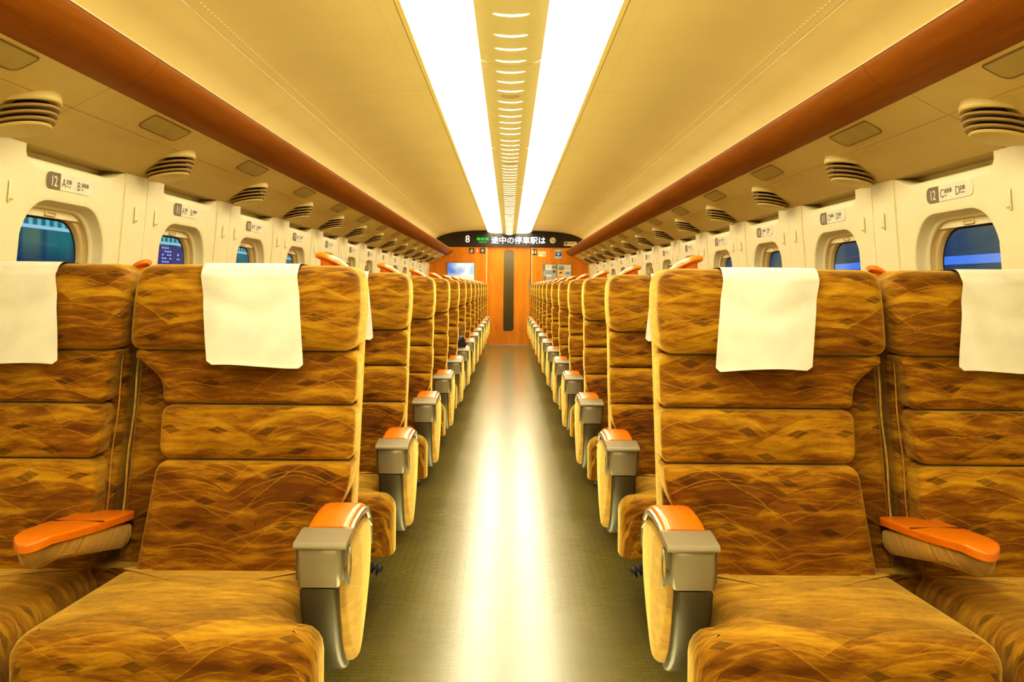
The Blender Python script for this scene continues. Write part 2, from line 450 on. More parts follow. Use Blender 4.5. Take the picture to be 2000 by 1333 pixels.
def wx(z):
    pts = [(0, 1.585), (.55, 1.585), (.8, 1.565), (1.1, 1.53), (1.38, 1.505), (1.53, 1.495), (1.6, 1.495)]
    for (a, xa), (b, xb) in zip(pts, pts[1:]):
        if z <= b: return xa+(xb-xa)*max(0, (z-a))/(b-a)
    return pts[-1][1]
YC = [2.885+PITCH*k for k in range(12)]
HW, HZ, ZC, HR = .278, .236, 1.134, .165
def wall_side(side):
    mb = MB()
    def P(y, z, d=0): return (wx(z)+d, y, z)
    zl = [0, .3, .55, .7, .8, .86]
    def strip(y0, y1, zs, d=0):
        ys = [y0, y1]
        mb.rings([[P(y, z, d) for z in zs] for y in ys], False)
    zs_all = [0, .55, .8, 1.0, 1.1, 1.2, 1.3, 1.38, 1.46, 1.49, 1.535]
    strip(Y_BACK, YC[0]-.44, zs_all)
    strip(YC[-1]+.60, Y_END, zs_all)
    for yc in YC:
        ya, yb, y1 = yc-.44, yc+.40, yc+.60           # bay between pillars, half pillars either side
        yg0, yg1 = yc-.28, yc+.40
        # pillar halves stand 9 mm proud
        strip(ya, yg0, zs_all, -.005)
        mb.rings([[P(y, z, d) for z in zs_all] for y, d in ((yg1, 0), (yg1+.03, -.001), (yg1+.07, -.004), (yg1+.10, -.005), (y1-.004, -.005))], False)
        for yy in (yg0, yg1):
            mb.rings([[P(yy, z, -.005) for z in zs_all], [P(yy, z, .07) for z in zs_all]], False)
        mb.rings([[P(y, z, d) for z in zs_all] for y, d in ((y1-.004, -.005), (y1-.0035, .004), (y1-.0005, .004), (y1, -.005))], False)
        # bay field: below, above (turning outward under the rack)
        strip(yg0, yg1, [0, .3, .55, .7, .8, .86])
        N = 48
        hole = rrect(yc, ZC, HW, HZ, HR, 11)
        outer = []
        cyy = (yg0+yg1)/2; hy = (yg1-yg0)/2; z0, z1 = .86, 1.415; cz = (z0+z1)/2; hz = (z1-z0)/2
        for (u, v) in hole:
            du, dv = u-yc, v-ZC
            k = min((yg1-yc if du > 0 else yc-yg0)/abs(du) if abs(du) > 1e-6 else 1e9, (z1-ZC if dv > 0 else ZC-z0)/abs(dv) if abs(dv) > 1e-6 else 1e9)
            outer.append((yc+du*k, ZC+dv*k))
        rs = []
        for q, dd in ((0, .0035), (.03, .0008), (.08, 0), (.3, 0), (.6, 0), (1, 0)):
            rs.append([P(h[0]+(o[0]-h[0])*q, h[1]+(o[1]-h[1])*q, dd) for h, o in zip(hole, outer)])
        mb.rings(rs, True)
        # fill outer corners of the rectangle exactly
        for cyv in (yg0, yg1):
            for czv in (z0, z1):
                near = sorted(outer, key=lambda p: (p[0]-cyv)**2+(p[1]-czv)**2)[:6]
                vy = min((p for p in outer if abs(p[0]-cyv) < 1e-6), key=lambda p: abs(p[1]-czv), default=None)
                vz = min((p for p in outer if abs(p[1]-czv) < 1e-6), key=lambda p: abs(p[0]-cyv), default=None)
                if vy and vz: mb.add([P(*vy), P(cyv, czv), P(*vz)], [(0, 1, 2)])
        prof = [(1.415, 0), (1.46, 0), (1.482, .001), (1.492, .006), (1.497, .016), (1.499, .085), (1.535, .086)]
        # scalloped ends: the top turns down smoothly at the pillars
        cols = []
        for q in [i_*.5 for i_ in range(29)]:
            y = yg0+(yg1-yg0)*q/14
            lift = .038*max(0, 1-(q/14)/.05)**2+.038*max(0, 1-(1-q/14)/.22)**1.6
            cols.append([P(y, min(z+lift*(z > 1.47), 1.54), d) for z, d in prof])
        mb.rings(cols, False)
    o = build('wall_left' if side < 0 else 'wall_right', mb, 'plastic_cream', side=side, angle=25)
    struct(o)
wall_side(-1); wall_side(1)

def window(idx, yc, side):
    z = ZC
    e = empty('window_%d' % idx, (side*1.53, yc, z)); struct(e)
    org = (1.53, yc, z)
    def ring(inset, d, dz=0.0, rr=None):
        return [(wx(v)+d, u, v) for u, v in rrect(yc, ZC-dz, HW-inset, HZ-inset, max(.03, HR-inset*.6), 11)]
    mb = MB()
    mb.rings([ring(0, .0035), ring(.003, .010), ring(.007, .033), ring(.012, .039), ring(.018, .040), ring(.022, .046)], True)
    build('surround', mb, 'plastic_cream', e, org, side)
    mb = MB()
    mb.rings([ring(.020, .044), ring(.022, .062), ring(.034, .064), ring(.041, .062), ring(.045, .068), ring(.046, .080)], True)
    build('inner_frame', mb, 'frame_cream', e, org, side)
    mb = MB(); mb.rings([ring(.0455, .079), ring(.053, .080)], True)
    build('seal', mb, 'black_rubber', e, org, side)
    mb = MB(); r0 = ring(.049, .0797)
    mb.add(r0, [tuple(range(len(r0)))])
    build('pane', mb, 'window_glass', e, org, side)
    # pleatless slide blind, all but fully raised, with its finger grip
    bl = [(u, v) for u, v in rrect(yc, ZC, HW-.021, HZ-.021, HR-.014, 11) if v > 1.322]
    lo = [(min(p[0] for p in bl), 1.322), (max(p[0] for p in bl), 1.322)]
    pts = sorted([p for p in bl], key=lambda p: -p[0])
    poly = [lo[1]]+pts+[lo[0]]
    mb = MB()
    mb.rings([[(wx(v)+.060, u, v) for u, v in poly], [(wx(v)+.0535, u, v) for u, v in poly]], True, True, True)
    bo = build('blind', mb, 'plastic_cream', e, org, side, angle=25)
    mb = MB(); gy = yc-.015
    a = [(wx(v)+.0535, u, v) for u, v in rrect(gy, 1.334, .036, .0085, .006)]
    b = [(wx(v)+.047, u, v) for u, v in rrect(gy, 1.334, .034, .0072, .005)]
    c = [(wx(v)+.047, u, v) for u, v in rrect(gy, 1.334, .029, .0045, .004)]
    d = [(wx(v)+.052, u, v) for u, v in rrect(gy, 1.334, .028, .0040, .004)]
    mb.rings([a, b, c, d], True, False, True)
    build('grip', mb, 'frame_cream', bo, org, side)
n = 0
for side in (-1, 1):
    for k, yc in enumerate(YC):
        n += 1; window(n, yc, side)

# coat hooks on the pillars
def hooks():
    for side in (-1, 1):
        for k in range(-1, 11):
            for q, dy in enumerate((.495, .685)):
                y = YC[0]+PITCH*k+dy-.0
                if y < 2.4: continue
                mb = MB(); X = wx(1.375)-.005
                a = [(wx(v)-.0088, u, v) for u, v in rrect(y, 1.375, .007, .034, .0065)]
                b = [(wx(v)-.0100, u, v) for u, v in rrect(y, 1.375, .0055, .032, .005)]
                mb.rings([a, b], True, False, True)
                o = build('coat_hook', mb, 'plastic_cream', None, (X, y, 1.375), side)
                o.location = (side*X, y, 1.375)
                hb = MB().tube([(X-.004, y, 1.353), (X-.009, y, 1.348), (X-.012, y, 1.352)], .0024, 6)
                build('hook_tip', hb, 'frame_cream', o, (X, y, 1.375), side)
                row = 12-k
                where = 'nearer' if q == 0 else 'farther'
                if q == 0: lab = 'cream coat hook on the %s wall pillar, just beyond the row %d window' % (('left', 'right')[side > 0], row) if row <= 12 else 'cream coat hook on the %s wall pillar, foremost of all' % ('left', 'right')[side > 0]
                else: lab = 'cream coat hook on the %s wall pillar, just before the row %d window' % (('left', 'right')[side > 0], row-1)
                tag(o, lab, 'coat hook', 'coat hooks on the wall pillars')
hooks()

# overhead rack: underside, wooden nose, top tray
def rack(side):
    mb = MB()
    prof = [(1.20, 1.690), (1.315, 1.6285), (1.320, 1.633), (1.324, 1.6245), (1.365, 1.607), (1.385, 1.592), (1.40, 1.580), (1.49, 1.531), (1.515, 1.531), (1.62, 1.531), (1.62, 1.56), (1.25, 1.745), (1.2, 1.74)]
    seg = [Y_BACK]+[4.62+2.08*k for k in range(-3, 6)]+[Y_END-.002]
    for a, b in zip(seg, seg[1:]):
        mb.rings([[(x, y, z) for x, z in prof] for y in (a+.0015, b-.0015)], True, True, True)
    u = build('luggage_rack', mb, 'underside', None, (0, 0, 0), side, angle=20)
    tag(u, 'long overhead luggage rack with brown wooden edge along the %s wall' % ('left', 'right')[side > 0], 'luggage rack', 'overhead luggage racks')
    nose = [(1.205, 1.688), (1.175, 1.690), (1.14, 1.700), (1.105, 1.718), (1.078, 1.742), (1.062, 1.765), (1.06, 1.777), (1.072, 1.785), (1.12, 1.775), (1.205, 1.745)]
    mb = MB()
    for a, b in zip(seg, seg[1:]):
        mb.rings([[(x, y, z) for x, z in nose] for y in (a+.001, b-.001)], True, True, True)
    build('wooden_edge', mb, 'wood_rack', u, (0, 0, 0), side, angle=50)
    mb = MB().tube([(1.064, Y_BACK, 1.784), (1.064, Y_END-.003, 1.784)], .0035, 6)
    build('edge_strip', mb, 'jamb', u, (0, 0, 0), side)
    return u
racks = {s: rack(s) for s in (-1, 1)}

# reading light panels and air vents under the racks
def udir():   # slope of the flat inner underside
    d = Vector((1.315-1.20, 0, 1.6285-1.690)).normalized(); return d
def light_panel_geo():
    mb = MB(); d = udir(); nrm = Vector((-d.z, 0, d.x)); nrm = nrm if nrm.z < 0 else -nrm
    o = round_poly([(-.040, -.165), (.040, -.165), (.040, .165), (-.040, .165)], [.012, .045, .045, .012])
    P = lambda u, v, h: Vector((0, v, 0))+d*u+nrm*h
    fr = MB(); fr.rings([[P(u, v, 0) for u, v in o], [P(u, v, .003) for u, v in offset(o, .001)], [P(u, v, .003) for u, v in offset(o, .004)], [P(u, v, .0015) for u, v in offset(o, .0045)]], True)
    pn = MB(); pn.rings([[P(u, v, .0005) for u, v in offset(o, .004)], [P(u, v, .0022) for u, v in offset(o, .006)]], True, False, True)
    return fr, pn
def vent_geo():
    base = Vector((1.385, 0, 1.592)); d = Vector((math.cos(math.radians(11)), 0, -math.sin(math.radians(11))))
    nrm = Vector((-d.z, 0, d.x)); nrm = nrm if nrm.z < 0 else -nrm
    def R(r, h, sh=0.0, n=32, ry=None):
        return [d*(r*math.cos(2*PI*k/n)+sh)+Vector((0, (ry or r)*math.sin(2*PI*k/n), 0))+nrm*h for k in range(n)]
    hs = MB(); hs.rings([R(.104, -.03), R(.102, .000), R(.098, .004), R(.088, .004), R(.070, .000)], True)
    core = MB(); core.rings([R(.066, -.006), R(.066, .060, .010)], True, True, True)
    lv = []
    for q in range(3):
        h = .0175+q*.0160; sh = .003+q*.005; r = .0955-q*.004
        m = MB(); m.rings([R(r-.018, h+.000, sh), R(r, h-.0030, sh), R(r+.001, h, sh), R(r-.001, h+.0036, sh), R(r-.018, h+.0042, sh)], True)
        lv.append(m)
    cap = MB(); cap.rings([R(.070, .058, .018), R(.079, .0585, .018), R(.081, .062, .018), R(.077, .0665, .018), R(.060, .070, .018), R(.03, .072, .018)], True, False, True)
    return hs, core, lv, cap
VY = [2.40+PITCH*k for k in range(-1, 13)]
for side in (-1, 1):
    sd = ('left', 'right')[side > 0]
    first = None
    for i in range(13):
        y = 2.40+PITCH*i; base = (1.385, y, 1.600)
        if first is None:
            e = empty('air_vent', (side*base[0], y, base[2]))
            hs, core, lv, cap = vent_geo()
            build('housing', hs, 'underside', e, (0, 0, 0), side)
            build('core', core, 'dark_gap', e, (0, 0, 0), side)
            for m in lv: build('louver', m, 'louver', e, (0, 0, 0), side)
            build('cap', cap, 'underside', e, (0, 0, 0), side)
            first = e
        else:
            e = first.copy(); C.objects.link(e); e.location = (side*base[0], y, base[2])
            for ch in first.children:
                c = ch.copy(); C.objects.link(c); c.parent = e
        where = 'foremost of its row' if i == 0 else ('last before the wooden end wall' if i == 12 else 'between the row %d and row %d windows' % (13-i, 12-i))
        tag(e, 'round louvered air vent under the %s rack, %s' % (sd, where), 'air vent', 'round air vents under the %s rack' % sd)
    first = None
    for i in range(13):
        y = 2.02+PITCH*i; base = (1.250, y, 1.6628)
        if first is None:
            e = empty('reading_light', (side*base[0], y, base[2]))
            fr, pn = light_panel_geo()
            build('frame', fr, 'groove', e, (0, 0, 0), side)
            build('lens', pn, 'panel_grey', e, (0, 0, 0), side)
            first = e
        else:
            e = first.copy(); C.objects.link(e); e.location = (side*base[0], y, base[2])
            for ch in first.children:
                c = ch.copy(); C.objects.link(c); c.parent = e
        where = 'foremost of its row' if i == 0 else 'above the row %d window' % (13-i)
        tag(e, 'flat dull rectangular lamp panel under the %s rack, %s' % (sd, where), 'reading light', 'lamp panels under the %s rack' % sd)

# ceiling
CP = [(.437, 2.155), (.60, 2.152), (.72, 2.146), (.9, 2.132), (1.0, 2.121), (1.147, 2.094), (1.22, 2.072), (1.32, 2.03), (1.41, 1.977), (1.50, 1.90), (1.55, 1.80), (1.57, 1.70), (1.57, 1.60)]
mb = MB()
seg = [Y_BACK]+[4.55+2.08*k for k in range(-3, 6)]+[Y_END]
for side in (-1, 1):
    for a, b in zip(seg, seg[1:]):
        mb.rings([[(side*x, y, z) for x, z in CP] for y in (a+.0012, b-.0012)], False)
    mb.rings([[(side*x*1.005, y, z+.012) for x, z in CP] for y in (Y_BACK, Y_END)], False, mi=1)
struct(build('ceiling', mb, ['ceiling_panel', 'groove'], angle=30))
tn = 0
for side in (-1, 1):
    tn += 1
    mb = MB().tube([(1.150, Y_BACK, 2.0925), (1.150, Y_END, 2.0925)], .0042, 8)
    struct(build('trim_%d' % tn, mb, 'jamb', None, (0, 0, 0), side))
    tn += 1   # channel between the lamp strip and the ceiling panel
    mb = MB()
    pr = [(.400, 2.138), (.403, 2.128), (.426, 2.134), (.430, 2.150)]
    for a, b in zip(seg, seg[1:]):
        mb.rings([[(x, y, z) for x, z in pr] for y in (a+.001, b-.001)], False)
    mb.rings([[(x, y, z) for x, z in ((.428, 2.152), (.440, 2.158))] for y in (Y_BACK, Y_END)], False, mi=1)
    struct(build('trim_%d' % tn, mb, ['underside', 'dark_gap'], None, (0, 0, 0), side))
    # lamp strip
    e = empty('ceiling_light', (side*.267, 6.6, 2.125))
    mb = MB(); mb.rings([[(x, y, z) for x, z in ((.118, 2.112), (.17, 2.108), (.24, 2.105), (.31, 2.108), (.37, 2.117), (.402, 2.135))] for y in (Y_BACK, Y_END-.012)], False)
    build('diffuser', mb, 'light_diffuser', e, (.267, 6.6, 2.125), side)
    mb = MB(); mb.rings([[(x, y, z) for x, z in ((.10, 2.118), (.118, 2.125), (.20, 2.150), (.30, 2.160), (.41, 2.17), (.41, 2.14))] for y in (Y_BACK, Y_END-.010)], False)
    build('housing', mb, 'underside', e, (.267, 6.6, 2.125), side)
    tag(e, 'blazing white ceiling light strip running the whole car, %s of the slotted panel' % ('left', 'right')[side > 0], 'ceiling light', 'full length ceiling light strips')

# central bowed panel with lit slots
def cz(x): return 2.070+.030*(abs(x)/.134)**2
mb = MB()
slots = []
y0s = [3.27+1.175*g for g in range(-1, 11)]
for g in y0s:
    for q in range(6):
        y = g+q*.185
        if 1.5 < y < Y_END-.1: slots.append(y)
xs = [-.134+.268*k/16 for k in range(17)]
sg = [Y_BACK]+[3.72+2.35*k for k in range(-2, 6)]+[Y_END-.013]
for a, b in zip(sg, sg[1:]):
    mb.rings([[(x, y, cz(x)) for x in xs] for y in (a+.0012, b-.0012)], False)
cp = struct(build('trim_5', mb, 'slot_panel'))
for y in slots:
    mb = MB()
    xx = [-.066+.132*k/10 for k in range(11)]
    def wv(x): return .0105*max(.15, 1-(abs(x)/.0665)**8)
    top = [(x, y-wv(x), cz(x)-.0012) for x in xx]; bot = [(x, y+wv(x), cz(x)-.0012) for x in xx]
    mb.rings([top, bot], False)
    build('light_slot', mb, 'slot_light', cp)
for g in y0s[1::2][:6]:
    y = g-.135+1.175
    if y > Y_END-.3: continue
    r = [(.050*math.cos(2*PI*k/24), y+.036*math.sin(2*PI*k/24)) for k in range(24)]
    mb = MB(); mb.rings([[(a, b, cz(a)-.0008) for a, b in r], [(a*.92, y+(b-y)*.92, cz(a)-.003) for a, b in r]], True, False, True)
    build('speaker_grille', mb, 'louver', cp)

# end wall with the door, sign board, posters and stickers
YE = Y_END
def arch(x):
    ax = abs(x)
    pts = [(0, 2.082), (.06, 2.086), (.14, 2.105), (.24, 2.135), (.33, 2.150), (.42, 2.156)]+CP[1:]
    for (a, za), (b, zb) in zip(pts, pts[1:]):
        if ax <= b: return za+(zb-za)*(ax-a)/(b-a)
    return 1.6
def plate(name, x0, x1, z0, z1, y, mat, parent=None, r=.0, th=.004, mats=None):
    mb = MB(); cx, cz_ = (x0+x1)/2, (z0+z1)/2
    o = rrect(cx, cz_, (x1-x0)/2, (z1-z0)/2, max(r, .0008), 5)
    mb.rings([[(u, y, v) for u, v in o], [(u, y-th, v) for u, v in o]], True, False, True)
    ob = build(name, mb, mat, parent, parent_org(parent))
    return ob
def parent_org(p):
    return (0, 0, 0) if p is None else tuple(p.location)
mb = MB()
DX0, DX1, DZ = -.418, .400, 1.845
mb.box(-1.62, DX0-.012, YE, YE+.08, 0, 2.25); mb.box(DX1+.03, 1.62, YE, YE+.08, 0, 2.25); mb.box(-1.62, 1.62, YE, YE+.08, DZ, 2.25)
mb.box(-1.62, 1.62, YE+.10, YE+.14, -.06, 2.25)
struct(build('wall_back', mb, 'wood_wall', smooth=False))
struct(build('wall_front', MB().box(-1.62, 1.62, Y_BACK-.06, Y_BACK, -.06, 2.25), 'plastic_cream', smooth=False))
# door
e = empty('door_1', (-.01, YE+.05, 0)); struct(e); org = tuple(e.location)
mb = MB().box(DX0, DX1, YE+.035, YE+.065, .012, DZ)
build('leaf', mb, 'wood_wall', e, org, smooth=False)
mb = MB(); o = rrect(-.004, 1.03, .098, .765, .05, 8)
mb.rings([[(u, YE+.036, v) for u, v in o], [(u, YE+.031, v) for u, v in offset(o, .002)]], True, False, True)
build('pane', mb, 'door_glass', e, org)
mb = MB(); o = rrect(.385, 1.13, .014, .11, .006, 4)
mb.rings([[(u, YE+.036, v) for u, v in o], [(u, YE+.012, v) for u, v in o]], True, False, True)
build('handle', mb, 'silver_light', e, org)
struct(build('trim_6', MB().box(DX0-.014, DX0, YE-.006, YE+.05, 0, DZ), 'jamb', smooth=False))
struct(build('trim_7', MB().box(DX1+.018, DX1+.034, YE-.006, YE+.05, 0, DZ), 'jamb', smooth=False))
struct(build('trim_8', MB().box(DX0, DX1+.02, YE+.0, YE+.06, 0, .012), 'steel', smooth=False))

# sign board over the door
e = empty('sign_board', (0, YE-.02, 1.97))
xs = [-1.47+2.94*k/80 for k in range(81)]
def zbot(x): return 1.852+.03*max(0, (abs(x)-.9)/.55)**1.5
mb = MB()
fr = [[(x, YE-.030, max(arch(x)-.004, zbot(x)+.002)) for x in xs], [(x, YE-.034, zbot(x)) for x in xs]]
bk = [[(x, YE-.001, p[2]) for x, p in zip(xs, fr[0])], [(x, YE-.001, p[2]) for x, p in zip(xs, fr[1])]]
mb.rings([bk[0], fr[0], fr[1], bk[1]], False)
build('panel', mb, 'board_black', e, tuple(e.location), angle=30)
tag(e, 'black arched sign board above the end door with glowing white Japanese text', 'sign board')
org = tuple(e.location)
on = lambda a, b: (a, YE-.0375, b)
text_mesh('car_number', [('8', -.828, 1.930, .135, .018, 'LEFT', .95)], on, 'board_glyph', e, org)
text_mesh('green_lettering', [('指定席', -.500, 1.972, .044, .012, 'CENTER', 1.28), ('Reserved', -.500, 1.925, .026, .012, 'CENTER', 1.0)], on, 'led_green', e, org)
mb = MB().box(-.35, .685, YE-.0362, YE-.030, 1.885, 2.04)
text_mesh('led_message', [('途中の停車駅は', .170, 1.922, .104, .016, 'CENTER', 1.03)], on, 'led_white', e, org)
# no smoking roundel
def disc(cx, cz_, r, y, n=32): return [(cx+r*math.cos(2*PI*k/n), y, cz_+r*math.sin(2*PI*k/n)) for k in range(n)]
s = empty('no_smoking_sign', (.815, YE-.036, 1.978)); org = tuple(s.location)
mb = MB().rings([disc(.815, 1.978, .057, YE-.034), disc(.815, 1.978, .057, YE-.037)], True, False, True)
build('disc', mb, 'picto_cream', s, org)
mb = MB().rings([disc(.815, 1.978, .045, YE-.0375), disc(.815, 1.978, .039, YE-.0375)], True)
mb.add([(.785, YE-.0378, 2.004), (.791, YE-.0378, 2.010), (.846, YE-.0378, 1.953), (.840, YE-.0378, 1.947)], [(0, 1, 2, 3)])
mb.box(.785, .838, YE-.0377, YE-.037, 1.968, 1.976); mb.box(.842, .848, YE-.0377, YE-.037, 1.968, 1.976)
build('symbol', mb, 'sign_text', s, org, smooth=False)
tag(s, 'round cream no smoking sign on the black board', 'sign')
s = empty('notice_sticker', (1.145, YE-.036, 1.925)); org = tuple(s.location)
mb = MB(); o = rrect(1.145, 1.915, .118, .041, .008)
mb.rings([[(u, YE-.031, v) for u, v in o], [(u, YE-.0375, v) for u, v in o]], True, False, True); build('backing', mb, 'picto_cream', s, org)
mb = MB().box(1.037, 1.093, YE-.0385, YE-.037, 1.885, 1.946)
build('emblem', mb, 'picto_dark', s, org, smooth=False)
mb = MB()
mb.box(1.045, 1.085, YE-.0392, YE-.038, 1.893, 1.912); mb.box(1.050, 1.064, YE-.0392, YE-.038, 1.922, 1.936)
build('figure', mb, 'picto_cream', s, org, smooth=False)
mb = MB()
for q, (w_, zz) in enumerate(((.145, 1.934), (.14, 1.921), (.10, 1.908))): mb.box(1.105, 1.105+w_, YE-.0382, YE-.037, zz, zz+.005)
build('print', mb, 'picto_dark', s, org, smooth=False)
tag(s, 'small cream notice strip at the right end of the black board', 'sticker')

# pictograms left: facilities
def glyph_person(mb, cx, cz_, s, y, skirt=False):
    r = .13*s
    mb.add([(cx+r*math.cos(2*PI*k/12), y, cz_+.36*s+r*math.sin(2*PI*k/12)) for k in range(12)], [tuple(range(12))])
    if skirt: mb.add([(cx-.08*s, y, cz_+.20*s), (cx+.08*s, y, cz_+.20*s), (cx+.24*s, y, cz_-.18*s), (cx-.24*s, y, cz_-.18*s)], [(0, 1, 2, 3)])
    else: mb.add([(cx-.19*s, y, cz_+.20*s), (cx+.19*s, y, cz_+.20*s), (cx+.17*s, y, cz_-.15*s), (cx-.17*s, y, cz_-.15*s)], [(0, 1, 2, 3)])
    for d in (-1, 1): mb.add([(cx+d*.03*s, y, cz_-.15*s), (cx+d*.13*s, y, cz_-.15*s), (cx+d*.11*s, y, cz_-.48*s), (cx+d*.04*s, y, cz_-.48*s)], [(0, 1, 2, 3)])
def arrow(mb, cx, cz_, s, y):
    mb.add([(cx, y, cz_+.42*s), (cx-.34*s, y, cz_+.08*s), (cx-.22*s, y, cz_-.04*s), (cx-.07*s, y, cz_+.13*s), (cx-.07*s, y, cz_-.42*s), (cx+.07*s, y, cz_-.42*s), (cx+.07*s, y, cz_+.13*s), (cx+.22*s, y, cz_-.04*s), (cx+.34*s, y, cz_+.08*s)], [(0, 1, 2, 3, 4), (0, 4, 5, 6), (0, 6, 7, 8)])
zc_ = 1.772
for q, (xc, m_, lab) in enumerate(((-.708, 'picto_dark', 'dark pictogram sign of seated figure, leftmost of three beside the door top'), (-.604, 'picto_orange', 'orange pictogram sign in the middle of three beside the door top'), (-.501, 'picto_dark', 'dark sign with a white up arrow, beside the left door jamb'))):
    s = empty('pictogram_sign', (xc, YE-.003, zc_)); org = tuple(s.location)
    plate('backing', xc-.050, xc+.050, zc_-.052, zc_+.052, YE, m_, s, .004)
    mb = MB()
    if q == 2: arrow(mb, xc, zc_, .075, YE-.0048)
    elif q == 1: glyph_person(mb, xc, zc_, .078, YE-.0048, True)
    else:
        glyph_person(mb, xc+.005, zc_, .07, YE-.0048)
        ring1 = [(xc-.008+.028*math.cos(2*PI*k/20), YE-.0049, zc_-.014+.024*math.sin(2*PI*k/20)) for k in range(20)]
        ring2 = [(xc-.008+.021*math.cos(2*PI*k/20), YE-.0049, zc_-.014+.017*math.sin(2*PI*k/20)) for k in range(20)]
        mb.rings([ring1, ring2])
    build('symbol', mb, 'picto_cream', s, org, smooth=False)
    tag(s, lab, 'sign', 'pictogram signs left of the door')
xc = .470; s = empty('toilet_sign', (xc, YE-.003, 1.757)); org = tuple(s.location)
plate('backing', xc-.052, xc+.052, 1.700, 1.812, YE, 'picto_dark', s, .004)
mb = MB(); glyph_person(mb, xc-.022, 1.757, .072, YE-.0048); glyph_person(mb, xc+.024, 1.757, .072, YE-.0048, True)
build('symbol', mb, 'picto_cream', s, org, smooth=False)
tag(s, 'dark toilet sign with man and woman figures, right of the door', 'sign')
s = empty('notice_card', (.62, YE-.003, 1.74)); org = tuple(s.location)
plate('backing', .548, .690, 1.672, 1.805, YE, 'picto_cream', s, .012)
plate('header', .551, .687, 1.775, 1.803, YE-.0042, 'picto_orange', s, .004, .001)
mb = MB()
for zz in (1.755, 1.742, 1.729, 1.716): mb.box(.562, .62 if zz < 1.75 else .675, YE-.0052, YE-.004, zz, zz+.003)
mb.box(.645, .668, YE-.0052, YE-.004, 1.695, 1.72)
build('print', mb, 'sign_text', s, org, smooth=False)
tag(s, 'cream notice card with orange header between toilet sign and blue sticker', 'notice')
s = empty('blue_sticker', (.925, YE-.003, 1.72)); org = tuple(s.location)
plate('backing', .857, .993, 1.640, 1.805, YE, 'sticker_pale', s, .006)
plate('blue_field', .868, .982, 1.683, 1.770, YE-.0042, 'sticker_blue', s, .002, .001)
mb = MB(); y = YE-.0058
mb.add([(.925, y, 1.690), (.898, y, 1.732), (.912, y, 1.742), (.938, y, 1.742), (.952, y, 1.732)], [(0, 1, 2, 3, 4)])
for rr, aw in ((.052, 50),):
    a_ = [(.925+rr*math.cos(math.radians(t_)), y, 1.705+rr*math.sin(math.radians(t_))) for t_ in range(40, 141, 10)]
    b_ = [(.925+(rr+.008)*math.cos(math.radians(t_)), y, 1.705+(rr+.008)*math.sin(math.radians(t_))) for t_ in range(40, 141, 10)]
    mb.rings([a_, b_], False)
mb.box(.880, .970, y-.0002, y+.001, 1.784, 1.792)
build('signal_symbol', mb, 'picto_cream', s, org, smooth=False)
tag(s, 'blue wireless internet sticker with white fan symbol on the orange wall', 'sticker')

# posters
s = empty('sky_poster', (-.905, YE-.01, 1.36)); org = tuple(s.location)
plate('frame', -1.172, -.642, 1.135, 1.555, YE, 'silver_light', s, .004, .014)
me = plate('print', -1.158, -.656, 1.149, 1.541, YE-.0145, 'poster_sky', None, .001, .001)
me.parent = s; me.matrix_parent_inverse = Matrix.Translation(-s.location)
tag(s, 'framed poster of pale blue sky left of the end door', 'poster')
s = empty('information_poster', (.905, YE-.01, 1.36)); org = tuple(s.location)
plate('frame', .628, 1.180, 1.125, 1.540, YE, 'silver_light', s, .004, .014)
plate('left_sheet', .642, .903, 1.139, 1.526, YE-.0145, 'poster_grey', s, .001, .001)
plate('right_sheet', .912, 1.166, 1.139, 1.526, YE-.0145, 'poster_cream', s, .001, .001)
y = YE-.0158
def mbox(lst, mat, nm):
    mb = MB()
    for (a, b, c, d) in lst: mb.box(a, b, y-.0006, y, c, d)
    build(nm, mb, mat, s, org, smooth=False)
mbox([(.642, .672, 1.40, 1.526), (.820, .870, 1.36, 1.42), (.815, .885, 1.45, 1.50), (.65, .70, 1.20, 1.30), (.885, .903, 1.30, 1.526), (.76, .86, 1.22, 1.25), (.93, 1.03, 1.425, 1.465)], 'poster_brown', 'dark_photo')
mbox([(.69, .80, 1.345, 1.405), (.70, .88, 1.19, 1.225), (.93, 1.03, 1.465, 1.505), (1.06, 1.15, 1.34, 1.39)], 'poster_bluetext', 'blue_photo')
mbox([(.69, .80, 1.425, 1.52), (.70, .80, 1.30, 1.335), (1.055, 1.155, 1.40, 1.51)], 'sign_white', 'pale_block')
mbox([(.93, 1.03, 1.335, 1.415)], 'poster_yellow', 'yellow_photo')
mbox([(.95, .99, 1.365, 1.385), (.90, 1.00, 1.285, 1.305), (.825, .865, 1.385, 1.40)], 'poster_orange', 'orange_print')
mbox([(1.06, 1.13, 1.47, 1.475), (1.06, 1.14, 1.455, 1.46), (.71, .78, 1.485, 1.49), (.71, .76, 1.47, 1.475)], 'sticker_blue', 'caption')
tag(s, 'framed information poster with small photos right of the end door', 'poster')

